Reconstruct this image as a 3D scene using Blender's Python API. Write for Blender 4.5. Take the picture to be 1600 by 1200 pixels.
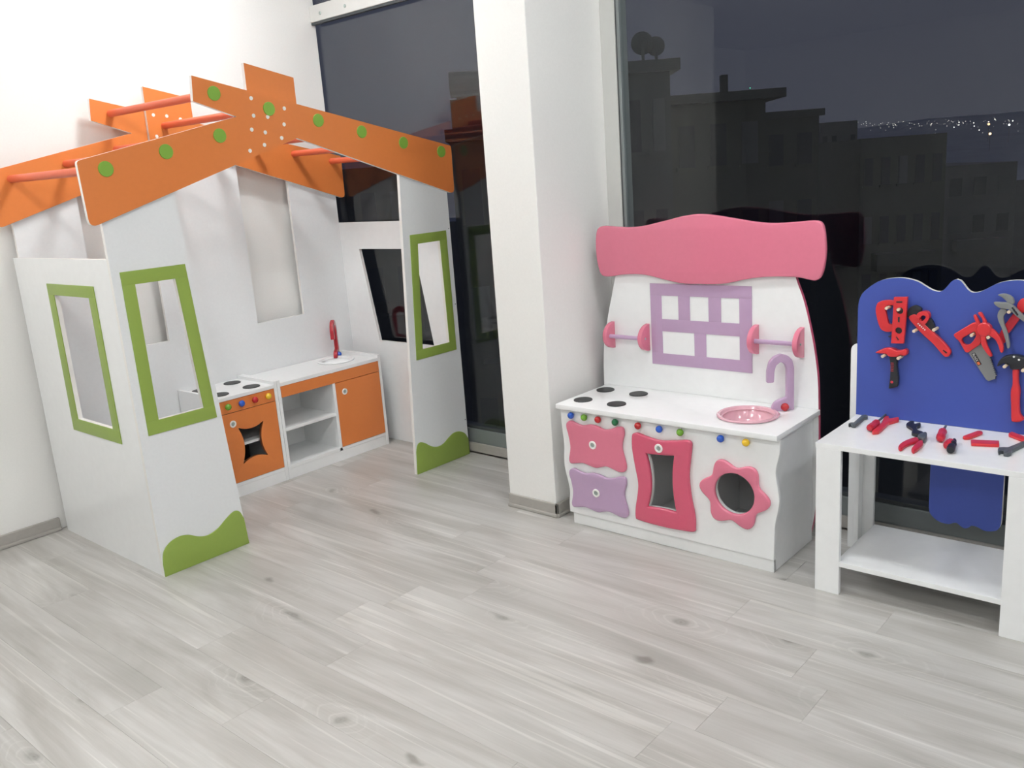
import bpy, bmesh, math, random
from mathutils import Matrix, Vector
random.seed(7)
for _o in list(bpy.data.objects):
    bpy.data.objects.remove(_o)
S = bpy.context.scene
COL = S.collection

# ------------------------------------------------------------------ camera
cam_d = bpy.data.cameras.new('camera')
cam = bpy.data.objects.new('camera', cam_d)
COL.objects.link(cam)
right = Vector((0.65232097, -0.75461297, -0.07096913))
down = Vector((-0.22135198, -0.10011696, -0.97004118))
fwd = Vector((0.72490044, 0.64848737, -0.23234347))
M = Matrix((right, -down, -fwd)).transposed().to_4x4()
M.translation = (0, 0, 1.5)
cam.matrix_world = M
cam_d.sensor_width = 36.0
cam_d.lens = 36.0 * 1370.07 / 1600.0
cam_d.clip_start = 0.05
cam_d.clip_end = 5000
S.camera = cam

# ------------------------------------------------------------------ dusk sky
W = bpy.data.worlds.new('dusk')
S.world = W
W.use_nodes = True
nt = W.node_tree
nt.nodes.clear()
wo = nt.nodes.new('ShaderNodeOutputWorld')
bg = nt.nodes.new('ShaderNodeBackground')
tc = nt.nodes.new('ShaderNodeTexCoord')
sp = nt.nodes.new('ShaderNodeSeparateXYZ')
rp = nt.nodes.new('ShaderNodeValToRGB')
rp.color_ramp.elements[0].position = 0.0
rp.color_ramp.elements[0].color = (0.045, 0.048, 0.068, 1)
rp.color_ramp.elements[1].position = 0.6
rp.color_ramp.elements[1].color = (0.043, 0.047, 0.076, 1)
nt.links.new(tc.outputs['Generated'], sp.inputs[0])
nt.links.new(sp.outputs['Z'], rp.inputs[0])
nt.links.new(rp.outputs[0], bg.inputs['Color'])
bg.inputs['Strength'].default_value = 1.06
nt.links.new(bg.outputs[0], wo.inputs['Surface'])

S.view_settings.view_transform = 'Standard'
S.view_settings.look = 'None'
S.view_settings.exposure = 0.0
S.view_settings.gamma = 1.0
S.view_settings.use_curve_mapping = False
# ceiling drum lamps of the room, then added fill lamps: (x, y, strength, colour)
NEU = (0.965, 1.0, 1.015)
LAMPS = [(2.30, 3.42, 60.0, NEU), (0.45, 3.42, 47.0, (1.0, 0.975, 0.955)), (2.30, 1.20, 50.0, NEU), (0.40, 1.20, 56.0, (1.0, 0.985, 0.965)),
         (2.30, -0.90, 42.0, NEU), (0.40, -0.90, 42.0, NEU), (-1.50, 1.20, 112.0, NEU), (-1.50, -0.90, 48.0, NEU)]  # unseen fill lamps, added to brighten the upright faces

# ------------------------------------------------------------------ helpers
def lin(c):
    return tuple((v / 255 / 12.92) if v / 255 <= 0.04045 else ((v / 255 + 0.055) / 1.055) ** 2.4 for v in c)

MATS = {}
def mat(name, rgb, rough=0.4, metal=0.0, coat=0.0, bump=0.0, bscale=60.0, var=0.03, spec=0.5):
    if name in MATS:
        return MATS[name]
    m = bpy.data.materials.new(name)
    m.use_nodes = True
    n = m.node_tree.nodes
    l = m.node_tree.links
    p = n['Principled BSDF']
    t = n.new('ShaderNodeTexCoord')
    no = n.new('ShaderNodeTexNoise')
    no.inputs['Scale'].default_value = bscale
    no.inputs['Detail'].default_value = 3
    l.new(t.outputs['Object'], no.inputs['Vector'])
    c = lin(rgb)
    mx = n.new('ShaderNodeMix')
    mx.data_type = 'RGBA'
    mx.inputs[6].default_value = (*[v * (1 - var) for v in c], 1)
    mx.inputs[7].default_value = (*[min(1, v * (1 + var)) for v in c], 1)
    l.new(no.outputs['Fac'], mx.inputs[0])
    l.new(mx.outputs[2], p.inputs['Base Color'])
    p.inputs['Roughness'].default_value = rough
    p.inputs['Metallic'].default_value = metal
    p.inputs['Coat Weight'].default_value = coat
    p.inputs['Coat Roughness'].default_value = 0.12
    p.inputs['Specular IOR Level'].default_value = spec
    if bump > 0:
        b = n.new('ShaderNodeBump')
        b.inputs['Strength'].default_value = bump
        b.inputs['Distance'].default_value = 0.002
        l.new(no.outputs['Fac'], b.inputs['Height'])
        l.new(b.outputs[0], p.inputs['Normal'])
    MATS[name] = m
    return m

def emit(name, rgb, s):
    m = bpy.data.materials.new(name)
    m.use_nodes = True
    n = m.node_tree.nodes
    n.clear()
    o = n.new('ShaderNodeOutputMaterial')
    e = n.new('ShaderNodeEmission')
    e.inputs[0].default_value = (*rgb, 1)
    e.inputs[1].default_value = s
    m.node_tree.links.new(e.outputs[0], o.inputs[0])
    return m

def root(name, label, cat, loc, group=None):
    o = bpy.data.objects.new(name, None)
    o.empty_display_size = 0.05
    COL.objects.link(o)
    o.location = loc
    o['label'] = label
    o['category'] = cat
    if group:
        o['group'] = group
    return o

def origin_of(parent):
    p = parent
    v = Vector((0, 0, 0))
    while p is not None:
        v += p.location
        p = p.parent
    return v

def finish(name, me, mats, parent=None, label=None, cat=None, kind=None, group=None, smooth=None):
    """link mesh (world coordinates) as an object under parent"""
    if not isinstance(mats, (list, tuple)):
        mats = [mats]
    if len(me.materials):
        me.materials.clear()
    for m in mats:
        me.materials.append(m)
    o = bpy.data.objects.new(name, me)
    COL.objects.link(o)
    if parent is not None:
        o.parent = parent
        me.transform(Matrix.Translation(-origin_of(parent)))
    else:
        # origin at the base centre of the mesh
        vs = [v.co for v in me.vertices]
        cx = (min(v.x for v in vs) + max(v.x for v in vs)) / 2
        cy = (min(v.y for v in vs) + max(v.y for v in vs)) / 2
        cz = min(v.z for v in vs)
        me.transform(Matrix.Translation((-cx, -cy, -cz)))
        o.location = (cx, cy, cz)
    if smooth is not None:
        me.polygons.foreach_set('use_smooth', [True] * len(me.polygons))
        me.set_sharp_from_angle(angle=math.radians(smooth))
    me.update()
    if label: o['label'] = label
    if cat: o['category'] = cat
    if kind: o['kind'] = kind
    if group: o['group'] = group
    return o

def bm_mesh(bm, name='m'):
    me = bpy.data.meshes.new(name)
    bmesh.ops.recalc_face_normals(bm, faces=bm.faces)
    bm.to_mesh(me)
    bm.free()
    return me

def add_box(bm, x0, x1, y0, y1, z0, z1, bev=0.0):
    r = bmesh.ops.create_cube(bm, size=1.0)
    vs = r['verts']
    for v in vs:
        v.co = Vector(((x0 + x1) / 2 + v.co.x * (x1 - x0), (y0 + y1) / 2 + v.co.y * (y1 - y0), (z0 + z1) / 2 + v.co.z * (z1 - z0)))
    if bev > 0:
        es = list({e for v in vs for e in v.link_edges})
        bmesh.ops.bevel(bm, geom=es, offset=bev, segments=2, profile=0.5, affect='EDGES')

def box(name, x0, x1, y0, y1, z0, z1, m, parent=None, bev=0.0012, **k):
    bm = bmesh.new()
    add_box(bm, x0, x1, y0, y1, z0, z1, bev)
    return finish(name, bm_mesh(bm), m, parent, **k)

def cr(pts, n=6, closed=True):
    """Catmull-Rom smoothing of an outline"""
    out = []
    N = len(pts)
    for i in range(N):
        p0, p1, p2, p3 = (pts[(i + k - 1) % N] for k in range(4))
        for j in range(n):
            t = j / n
            out.append(tuple(0.5 * (2 * p1[a] + (p2[a] - p0[a]) * t + (2 * p0[a] - 5 * p1[a] + 4 * p2[a] - p3[a]) * t * t
                             + (3 * p1[a] - p0[a] - 3 * p2[a] + p3[a]) * t ** 3) for a in (0, 1)))
    return out

def rounded(pts, r, n=5):
    """round the corners of a polygon; r may be a list (one radius per corner)"""
    out = []
    N = len(pts)
    for i in range(N):
        rr = r[i] if isinstance(r, (list, tuple)) else r
        p = Vector(pts[i])
        if rr <= 0:
            out.append(tuple(p))
            continue
        a = Vector(pts[i - 1]) - p
        b = Vector(pts[(i + 1) % N]) - p
        d = min(rr, a.length * 0.48, b.length * 0.48)
        A = p + a.normalized() * d
        B = p + b.normalized() * d
        for j in range(n + 1):
            t = j / n
            out.append(tuple(A * (1 - t) ** 2 + p * 2 * t * (1 - t) + B * t * t))
    return out

def circle(cx, cy, r, n=32, ry=None):
    return [(cx + r * math.cos(2 * math.pi * i / n), cy + (ry or r) * math.sin(2 * math.pi * i / n)) for i in range(n)]

def plate_local(loops, thick, bev=0.0, seg=2):
    cu = bpy.data.curves.new('tmp', 'CURVE')
    cu.dimensions = '2D'
    cu.fill_mode = 'BOTH'
    cu.extrude = max(0.00005, thick / 2 - bev)
    cu.bevel_depth = bev
    cu.bevel_resolution = seg
    cu.offset = -bev
    for L in loops:
        s = cu.splines.new('POLY')
        s.points.add(len(L) - 1)
        for p, q in zip(s.points, L):
            p.co = (q[0], q[1], 0, 1)
        s.use_cyclic_u = True
    ob = bpy.data.objects.new('tmp', cu)
    me = bpy.data.meshes.new_from_object(ob)
    bpy.data.objects.remove(ob)
    bpy.data.curves.remove(cu)
    bm = bmesh.new()
    bm.from_mesh(me)
    bmesh.ops.remove_doubles(bm, verts=bm.verts, dist=0.00002)
    bmesh.ops.recalc_face_normals(bm, faces=bm.faces)
    bm.to_mesh(me)
    bm.free()
    for p in me.polygons:
        p.material_index = 0 if abs(p.normal.z) > 0.9 else 1
    return me

AX = {'x': Matrix(((0, 0, 1), (1, 0, 0), (0, 1, 0))), 'y': Matrix(((1, 0, 0), (0, 0, -1), (0, 1, 0))), 'z': Matrix.Identity(3)}
def plate(name, loops, axis, p0, p1, m, parent=None, bev=0.0, **k):
    """flat cut-out board: loops in the plane across axis ((y,z),(x,z) or (x,y)), lying between p0 and p1"""
    if not isinstance(loops[0][0], (tuple, list)):
        loops = [loops]
    me = plate_local(loops, p1 - p0, bev)
    me.transform(AX[axis].to_4x4())
    off = {'x': (1, 0, 0), 'y': (0, 1, 0), 'z': (0, 0, 1)}[axis]
    me.transform(Matrix.Translation(Vector(off) * (p0 + p1) / 2))
    if not isinstance(m, (list, tuple)):
        m = [m, m]
    return finish(name, me, m, parent, smooth=k.pop('smooth', 40), **k)

def lathe(name, prof, m, loc, parent=None, axis='z', n=32, **k):
    """prof: (radius, height) list; axis z / -x / -y is the direction of height"""
    bm = bmesh.new()
    rings = []
    for r, h in prof:
        if r < 1e-6:
            rings.append([bm.verts.new((0, 0, h))])
        else:
            rings.append([bm.verts.new((r * math.cos(2 * math.pi * i / n), r * math.sin(2 * math.pi * i / n), h)) for i in range(n)])
    for a, b in zip(rings, rings[1:]):
        if len(a) == 1 and len(b) == 1:
            continue
        for i in range(n):
            j = (i + 1) % n
            if len(a) == 1: bm.faces.new((a[0], b[i], b[j]))
            elif len(b) == 1: bm.faces.new((a[i], a[j], b[0]))
            else: bm.faces.new((a[i], a[j], b[j], b[i]))
    me = bm_mesh(bm)
    d = {'z': Vector((0, 0, 1)), '-x': Vector((-1, 0, 0)), '-y': Vector((0, -1, 0))}[axis] if isinstance(axis, str) else Vector(axis)
    me.transform(d.to_track_quat('Z', 'Y').to_matrix().to_4x4())
    me.transform(Matrix.Translation(loc))
    return finish(name, me, m, parent, smooth=k.pop('smooth', 40), **k)

def ballprof(r, n=10):
    return [(r * math.sin(math.pi * i / n), -r * math.cos(math.pi * i / n)) for i in range(n + 1)]

def rod(name, a, b, r, m, parent=None, n=20, r2=None, **k):
    a = Vector(a); b = Vector(b)
    L = (b - a).length
    r2 = r if r2 is None else r2
    e = min(0.0012, r * 0.2)
    return lathe(name, [(0, 0), (r - e, 0), (r, e), (r2, L - e), (r2 - e, L), (0, L)], m, a, parent, axis=(b - a).normalized(), n=n, **k)

# ------------------------------------------------------------------ materials
WHITE = mat('white_laminate', (243, 244, 244), 0.28, coat=0.15, bump=0.015, bscale=30)
WEDGE = mat('white_edging', (240, 238, 234), 0.35)
MATTE = mat('white_panel', (235, 237, 238), 0.42, bump=0.03, bscale=90)
WALLP = mat('wall_paint', (240, 239, 236), 0.75, bump=0.06, bscale=120)
CEILP = mat('ceiling_paint', (240, 240, 238), 0.85)
ORANGE = mat('orange_laminate', (224, 130, 66), 0.38, bump=0.02)
ROD = mat('orange_red_dowel', (224, 106, 72), 0.45, bump=0.03)
GREEN = mat('green_laminate', (146, 170, 78), 0.40, bump=0.02)
DOT = mat('green_dot', (130, 174, 66), 0.4)
PINK = mat('pink_lacquer', (222, 122, 146), 0.25, coat=0.4)
ROSE = mat('rose_lacquer', (212, 88, 116), 0.25, coat=0.4)
PALEPINK = mat('pale_pink_plastic', (226, 176, 188), 0.2, coat=0.5)
LILAC = mat('lilac_lacquer', (188, 158, 190), 0.28, coat=0.3)
BLUE = mat('blue_laminate', (62, 82, 166), 0.5, bump=0.03)
BLACK = mat('black_disc', (38, 40, 40), 0.45)
TRED = mat('red_plastic', (212, 50, 56), 0.33, coat=0.1)
TRED2 = mat('dark_red_plastic', (196, 44, 60), 0.33)
TBLK = mat('black_plastic', (34, 36, 42), 0.42)
TGRY = mat('grey_plastic', (126, 128, 128), 0.4)
TDGR = mat('dark_grey_plastic', (84, 90, 94), 0.4)
PEG = mat('peg_wood', (226, 206, 180), 0.5)
KB = mat('knob_blue', (40, 92, 196), 0.25, coat=0.4)
KG = mat('knob_green', (112, 168, 48), 0.25, coat=0.4)
KD = mat('knob_dark_green', (22, 110, 66), 0.25, coat=0.4)
KR = mat('knob_red', (190, 34, 40), 0.25, coat=0.4)
KY = mat('knob_yellow', (240, 196, 40), 0.25, coat=0.4)
STEEL = mat('steel', (176, 188, 184), 0.3, metal=0.8)
ALU = mat('window_profile', (134, 140, 140), 0.42, metal=0.2)
ALUD = mat('window_profile_gasket', (62, 66, 68), 0.5)
JAMB = mat('jamb_filler', (206, 206, 202), 0.6, bump=0.1, bscale=25)
SKIRT = mat('skirting_wood', (170, 166, 160), 0.42, bump=0.03, bscale=40, var=0.08)
FILM = mat('packed_profile', (212, 212, 208), 0.22, coat=0.6, bump=0.12, bscale=18)
INKW = mat('white_print', (235, 235, 232), 0.5)
INKO = mat('orange_print', (226, 112, 60), 0.5)

def glass_mat():
    m = bpy.data.materials.new('window_glass')
    m.use_nodes = True
    n = m.node_tree.nodes
    l = m.node_tree.links
    n.clear()
    o = n.new('ShaderNodeOutputMaterial')
    mx = n.new('ShaderNodeMixShader')
    fr = n.new('ShaderNodeFresnel')
    fr.inputs['IOR'].default_value = 1.42
    tr = n.new('ShaderNodeBsdfTransparent')
    tr.inputs[0].default_value = (0.93, 0.95, 0.95, 1)
    gl = n.new('ShaderNodeBsdfGlossy')
    gl.inputs['Roughness'].default_value = 0.0
    gl.inputs['Color'].default_value = (1, 1, 1, 1)
    # both faces of the pane mirror the same way
    ge = n.new('ShaderNodeNewGeometry')
    mt = n.new('ShaderNodeMath'); mt.operation = 'MULTIPLY_ADD'
    mt.inputs[1].default_value = 1.42 ** -1 - 1.42; mt.inputs[2].default_value = 1.42
    l.new(ge.outputs['Backfacing'], mt.inputs[0])
    l.new(mt.outputs[0], fr.inputs['IOR'])
    l.new(fr.outputs[0], mx.inputs[0])
    l.new(tr.outputs[0], mx.inputs[1])
    l.new(gl.outputs[0], mx.inputs[2])
    l.new(mx.outputs[0], o.inputs[0])
    return m
GLASS = glass_mat()

def floor_mat():
    m = bpy.data.materials.new('laminate_oak')
    m.use_nodes = True
    n = m.node_tree.nodes
    l = m.node_tree.links
    p = n['Principled BSDF']
    t = n.new('ShaderNodeTexCoord')
    oi = n.new('ShaderNodeObjectInfo')
    # each board takes its own piece of the figure
    sh = n.new('ShaderNodeVectorMath'); sh.operation = 'SCALE'
    sh.inputs[0].default_value = (37.0, 91.0, 53.0)
    l.new(oi.outputs['Random'], sh.inputs['Scale'])
    ad = n.new('ShaderNodeVectorMath'); ad.operation = 'ADD'
    l.new(t.outputs['Object'], ad.inputs[0]); l.new(sh.outputs[0], ad.inputs[1])
    def noise(scale, detail=4, dist=0.0, rough=0.55):
        mp = n.new('ShaderNodeMapping'); mp.inputs['Scale'].default_value = scale
        l.new(ad.outputs[0], mp.inputs['Vector'])
        q = n.new('ShaderNodeTexNoise')
        q.inputs['Scale'].default_value = 1.0; q.inputs['Detail'].default_value = detail
        q.inputs['Distortion'].default_value = dist; q.inputs['Roughness'].default_value = rough
        l.new(mp.outputs[0], q.inputs['Vector'])
        return q
    def ramp(src, a, b, ca, cb):
        r = n.new('ShaderNodeValToRGB')
        r.color_ramp.elements[0].position = a; r.color_ramp.elements[0].color = (*ca, 1)
        r.color_ramp.elements[1].position = b; r.color_ramp.elements[1].color = (*cb, 1)
        l.new(src, r.inputs[0])
        return r
    def mul(a, b, f=1.0, mode='MULTIPLY'):
        x = n.new('ShaderNodeMix'); x.data_type = 'RGBA'; x.blend_type = mode
        x.inputs[0].default_value = f
        l.new(a, x.inputs[6]); l.new(b, x.inputs[7])
        return x.outputs[2]
    broad = noise((6.0, 0.75, 1), 4, 1.4)
    base = ramp(broad.outputs['Fac'], 0.33, 0.68, lin((176, 173, 168)), lin((206, 204, 201)))
    fine = noise((150, 3.2, 1), 3, 0.2)
    fr = ramp(fine.outputs['Fac'], 0.3, 0.7, (0.935, 0.935, 0.93), (1, 1, 1))
    streak = noise((30, 0.55, 1), 2, 0.9)
    st = ramp(streak.outputs['Fac'], 0.52, 0.66, (1, 1, 1), (0.945, 0.94, 0.93))
    pale = ramp(noise((22, 0.42, 1), 2, 2.2).outputs['Fac'], 0.61, 0.66, (0, 0, 0), (0.085, 0.085, 0.08))
    c = mul(base.outputs[0], fr.outputs[0])
    c = mul(c, st.outputs[0])
    c = mul(c, pale.outputs[0], 1.0, 'ADD')
    # knots: sparse dark eyes with a grey halo
    mp = n.new('ShaderNodeMapping'); mp.inputs['Scale'].default_value = (2.7, 1.3, 0.0)
    l.new(ad.outputs[0], mp.inputs['Vector'])
    wob = n.new('ShaderNodeTexNoise'); wob.inputs['Scale'].default_value = 9
    l.new(ad.outputs[0], wob.inputs['Vector'])
    wa = n.new('ShaderNodeVectorMath'); wa.operation = 'MULTIPLY_ADD'
    wa.inputs[1].default_value = (0.22, 0.16, 0)
    l.new(wob.outputs['Color'], wa.inputs[0]); l.new(mp.outputs[0], wa.inputs[2])
    vo = n.new('ShaderNodeTexVoronoi'); vo.voronoi_dimensions = '2D'; vo.inputs['Scale'].default_value = 1.0
    l.new(wa.outputs[0], vo.inputs['Vector'])
    kn = ramp(vo.outputs['Distance'], 0.012, 0.062, (0.60, 0.59, 0.57), (1, 1, 1))
    kn.color_ramp.interpolation = 'EASE'
    halo = ramp(vo.outputs['Distance'], 0.0, 0.36, (0.87, 0.87, 0.86), (1, 1, 1))
    c = mul(c, kn.outputs[0]); c = mul(c, halo.outputs[0])
    # cathedral rings round some of the knots
    sn = n.new('ShaderNodeMath'); sn.operation = 'SINE'
    ml = n.new('ShaderNodeMath'); ml.operation = 'MULTIPLY'; ml.inputs[1].default_value = 100.0
    l.new(vo.outputs['Distance'], ml.inputs[0]); l.new(ml.outputs[0], sn.inputs[0])
    rg = ramp(sn.outputs[0], 0.55, 1.0, (0, 0, 0), (1, 1, 1))
    fal = ramp(vo.outputs['Distance'], 0.08, 0.36, (0.12, 0.12, 0.115), (0, 0, 0))
    patch = ramp(noise((2.2, 1.1, 1), 1).outputs['Fac'], 0.5, 0.6, (0, 0, 0), (0.5, 0.5, 0.5))
    ringf = mul(mul(rg.outputs[0], fal.outputs[0]), patch.outputs[0])
    c = mul(c, ringf, 1.0, 'ADD')
    # a little difference of tone from board to board
    hv = n.new('ShaderNodeValToRGB')
    hv.color_ramp.elements[0].color = (0.955, 0.955, 0.955, 1)
    hv.color_ramp.elements[1].color = (1.0, 0.992, 0.985, 1)
    l.new(oi.outputs['Random'], hv.inputs[0])
    c = mul(c, hv.outputs[0])
    l.new(c, p.inputs['Base Color'])
    p.inputs['Roughness'].default_value = 0.36
    b = n.new('ShaderNodeBump'); b.inputs['Strength'].default_value = 0.05; b.inputs['Distance'].default_value = 0.001
    l.new(fine.outputs['Fac'], b.inputs['Height']); l.new(b.outputs[0], p.inputs['Normal'])
    return m
OAK = floor_mat()
TO = {
'clamp':[(1065,966),(1053,973),(1035,977),(1013,977),(1005,970),(1002,871),(1019,864),(1036,864),(1051,871),(1061,894),(1069,926),(1071,947)],
'clamp_h':[(1040,955),(1008,962),(1006,893),(1025,891)],
'clamp_nub':[(1026,848),(1013,854),(1011,849),(1023,844)],
'level':[(1004,991),(959,993),(966,829),(1009,827)],
'lev_c':[(983,944),(985,874)],
'lev_s1':[(995,977),(975,978),(975,973),(995,972)],
'lev_s2':[(988,922),(982,923),(982,904),(987,904)],
'lev_s3':[(993,851),(990,853),(982,842),(985,840)],
'pw_jaw':[(963,928),(958,949),(946,960),(932,962),(916,951),(925,933),(945,922),(960,920)],
'pw_knurl':[(904,899),(889,922),(880,913),(872,896),(874,881),(887,878)],
'pw_body':[(957,919),(939,932),(924,923),(903,899),(882,879),(849,849),(823,820),(817,808),(821,795),(830,790),(842,796),(874,832),(910,864),(935,891)],
'pw_ring':[(929,931),(919,942),(899,944),(889,933),(890,917),(903,898),(913,902),(924,916)],
'pw_ring_h':[(920,917),(909,930),(899,925),(911,909)],
'pw_slot':[(842,812),(839,815),(827,806),(830,802)],
'pw_txt':[(924,900),(902,880)],
'h1_head':[(1064,788),(1044,801),(1024,808),(1005,807),(990,801),(974,804),(965,808),(957,803),(957,790),(965,784),(980,786),(989,779),(1014,777),(1028,786),(1045,786)],
'h1_handle':[(1018,780),(988,783),(991,748),(984,699),(986,668),(1017,658),(1013,696),(1012,740)],
'h1_r':[(1011,754),(1001,755),(1000,724),(1005,685)],
'saw_h':[(812,869),(784,890),(752,914),(736,914),(725,902),(722,859),(727,842),(763,810),(772,811),(793,849),(805,857)],
'saw_hh':[(788,855),(770,868),(746,885),(741,871),(748,852),(762,836),(777,837)],
'saw_b':[(764,809),(743,832),(727,848),(717,831),(704,810),(697,789),(688,761),(678,736),(678,727),(698,717),(706,722)],
'saw_l':[(754,806),(744,811),(721,773),(732,766)],
'pl_hub':[(714,896)],
'pl_j1':[(748,940),(741,943),(733,929),(725,908),(735,910),(742,922)],
'pl_j2':[(735,948),(726,952),(717,939),(707,919),(706,906),(719,905),(721,929)],
'pl_l':[(724,891),(707,886),(707,863),(701,841),(686,811),(694,808),(711,829),(721,851)],
'pl_r':[(705,903),(689,899),(671,881),(659,858),(654,839),(656,823),(663,825),(669,843),(680,864),(704,883)],
'gp_j':[(680,1011),(663,1015),(648,1012),(636,1003),(632,991),(634,982),(647,986),(655,992),(667,1003)],
'gp_b':[(693,988),(666,988),(645,988),(632,978),(600,945),(570,914),(569,895),(598,926),(622,944),(645,967),(665,966),(682,974)],
'gp_h':[(672,963),(661,969),(651,957),(660,941),(656,915),(643,879),(637,843),(644,838),(650,862),(664,903),(675,927),(678,947)],
'gp_t':[(638,972),(633,975),(616,951),(620,946)],
'rw_h':[(627,970),(624,987),(614,998),(597,996),(589,979),(597,954),(616,956)],
'rw_b':[(624,964),(609,951),(617,931),(635,900),(651,876),(656,847),(670,852),(677,874),(660,909),(640,944)],
'h2_head':[(672,773),(669,787),(658,804),(641,812),(623,815),(607,813),(593,809),(570,814),(564,784),(577,779),(595,776),(606,769),(631,767),(638,781),(654,784),(663,778)],
'h2_handle':[(627,769),(611,770),(609,740),(607,719),(602,695),(602,660),(598,622),(586,602),(596,592),(616,589),(622,597),(625,638),(629,692),(625,717)],
'h2_w':[(624,810),(609,801)],
'pegs':[(1028,954),(988,953),(924,881),(880,883),(1034,782),(991,783)],
'pegs2':[(750,882),(709,879),(648,955),(608,955),(649,781),(606,779)],
'w1':[(3009,1105),(3026,1104),(3031,1095),(3114,1101),(3131,1103),(3145,1094),(3141,1084),(3122,1077),(3111,1084),(3019,1078),(3001,1077),(2997,1086),(3009,1098),(2996,1098)],
'rp':[(2982,1007),(3095,1011),(3176,1030),(3187,1018),(3154,1005),(3187,983),(3157,972),(3106,990),(2985,984),(2970,999)],
'sd':[(2972,1020),(3062,1023),(3079,1022),(3166,1029)],
'bc':[(3096,935),(3125,935),(3138,923),(3108,911),(3127,899),(3099,889),(3076,894),(3039,880),(3026,860),(3002,855),(2989,872),(3000,888),(3045,900),(3076,926)],
'rpl':[(2840,880),(2878,883),(2919,877),(2956,863),(2944,849),(2924,846),(2868,861),(2821,863),(2817,871)],
'rpr':[(2832,837),(2886,842),(2923,841),(2925,830),(2887,820),(2826,820),(2810,826)],
'rph':[(2966,858),(3004,851),(3005,842),(2969,831),(2933,828),(2939,838),(2948,849)],
's2':[(2956,786),(3053,804),(3068,805),(3116,812)],
'rb':[(2896,751),(2953,751),(2858,729),(2943,741),(2983,749)],
'b1':[(3039,740),(3121,715),(3125,702),(3112,695),(3032,717),(3024,731)],
'b2':[(3013,708),(3040,631),(2996,621),(2970,696)],
'b3':[(3137,625),(3159,622),(3155,614),(3106,556),(3076,552),(3072,560),(3123,622)],
'w2':[(2945,614),(2959,614),(2969,604),(2972,592),(3065,565),(3120,551),(3104,539),(3035,556),(2952,576),(2927,572),(2910,578),(2911,590),(2935,595),(2932,600),(2913,604)],
}

# ================================================================== the room
XW = 3.345         # inner edge of the window rails
YL = 4.30          # left wall
XB, YR = -5.0, -2.4
HC = 2.90
STR = dict(kind='structure')

floor = box('floor', XB, 3.44, YR, 6.0, -0.10, -0.012, mat('screed', (120, 118, 114), 0.9), bev=0, **STR)
floor['label'] = 'pale grey oak laminate floor laid in long boards'
# boards of the floor, long side along y
PWID, PLEN = 0.19, 1.285
def plank_mesh(L):
    bm = bmesh.new()
    g = 0.0002
    add_box(bm, -PWID / 2 + g, PWID / 2 - g, -L / 2 + g, L / 2 - g, -0.011, 0.0)
    es = [e for e in bm.edges if all(v.co.z > -0.001 for v in e.verts)]
    bmesh.ops.bevel(bm, geom=es, offset=0.0003, segments=1, affect='EDGES')
    me = bm_mesh(bm, 'plank')
    me.materials.append(OAK)
    return me
pm = {}
fo = Vector(floor.location)
row = 0
x = 1.46 - PWID * 34
rnd = random.Random(11)
while x < XW + 0.1:
    x1 = x + PWID / 2
    start = {0: 2.2, 1: 1.33, 2: 0.86, 3: 2.5}[row % 4] + rnd.uniform(-0.16, 0.16)
    if abs(x1 - 1.555) < 0.02: start = 2.2
    if abs(x1 - 2.125) < 0.02: start = 0.86
    y = start - math.ceil((start - YR) / PLEN) * PLEN
    while y < YL:
        a, b = max(y, YR), min(y + PLEN, YL)
        if b - a > 0.03 and x1 > XB and x1 < XW + 0.08:
            key = round(b - a, 3)
            if key not in pm: pm[key] = plank_mesh(key)
            o = bpy.data.objects.new('plank', pm[key])
            COL.objects.link(o)
            o.parent = floor
            o.location = Vector((x1, (a + b) / 2, 0)) - fo
        y += PLEN
    x += PWID
    row += 1

wl = box('wall_left', -1.32, 3.352, YL, YL + 0.25, 0, HC, WALLP, bev=0.003, **STR)
wl['label'] = 'white painted wall behind the playhouse'
box('wall_recess', XB - 0.2, -1.32, 5.8, 6.0, 0, HC, WALLP, **STR)
box('wall_back', XB - 0.2, XB, YR - 0.2, 5.8, 0, HC, WALLP, **STR)
box('wall_right', XB, 3.44, YR - 0.2, YR, 0, HC, WALLP, **STR)
box('wall_return', -1.32, -1.12, YL + 0.25, 5.8, 0, HC, WALLP, **STR)
box('ceiling', XB - 0.2, 3.44, YR - 0.2, 6.0, HC, HC + 0.1, CEILP, **STR)
pl = box('wall_pillar', 2.843, 3.352, 2.333, 2.606, 0, HC, WALLP, bev=0.004, **STR)
pl['label'] = 'white painted pillar between the two windows'

# skirting boards: a flat board with a bead at its foot
def skirting(name, boxes, label):
    e = bpy.data.objects.new(name, None); COL.objects.link(e)
    e['kind'] = 'structure'; e['label'] = label
    for (x0, x1, y0, y1, hx, hy) in boxes:
        box('skirting_board', x0, x1, y0, y1, 0, 0.062, SKIRT, e, bev=0.003)
        box('bead', x0 - hx, x1 + (0.008 if hy and hx else 0), y0 - hy, y1, 0, 0.017, SKIRT, e, bev=0.005)
skirting('baseboard_left', [(-1.32, 1.485, YL - 0.018, YL, 0, 0.010)], 'grey wooden skirting along the left wall')
skirting('baseboard_window', [(3.330, 3.344, 2.62, YL, 0.0, 0.0), (3.330, 3.344, YR, 2.32, 0.0, 0.0)], 'grey wooden skirting under the windows')
skirting('baseboard_pillar', [(2.831, 2.843, 2.318, 2.606, 0.009, 0), (2.831, 3.329, 2.318, 2.333, 0, 0.009)], 'grey wooden skirting round the pillar')

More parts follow.
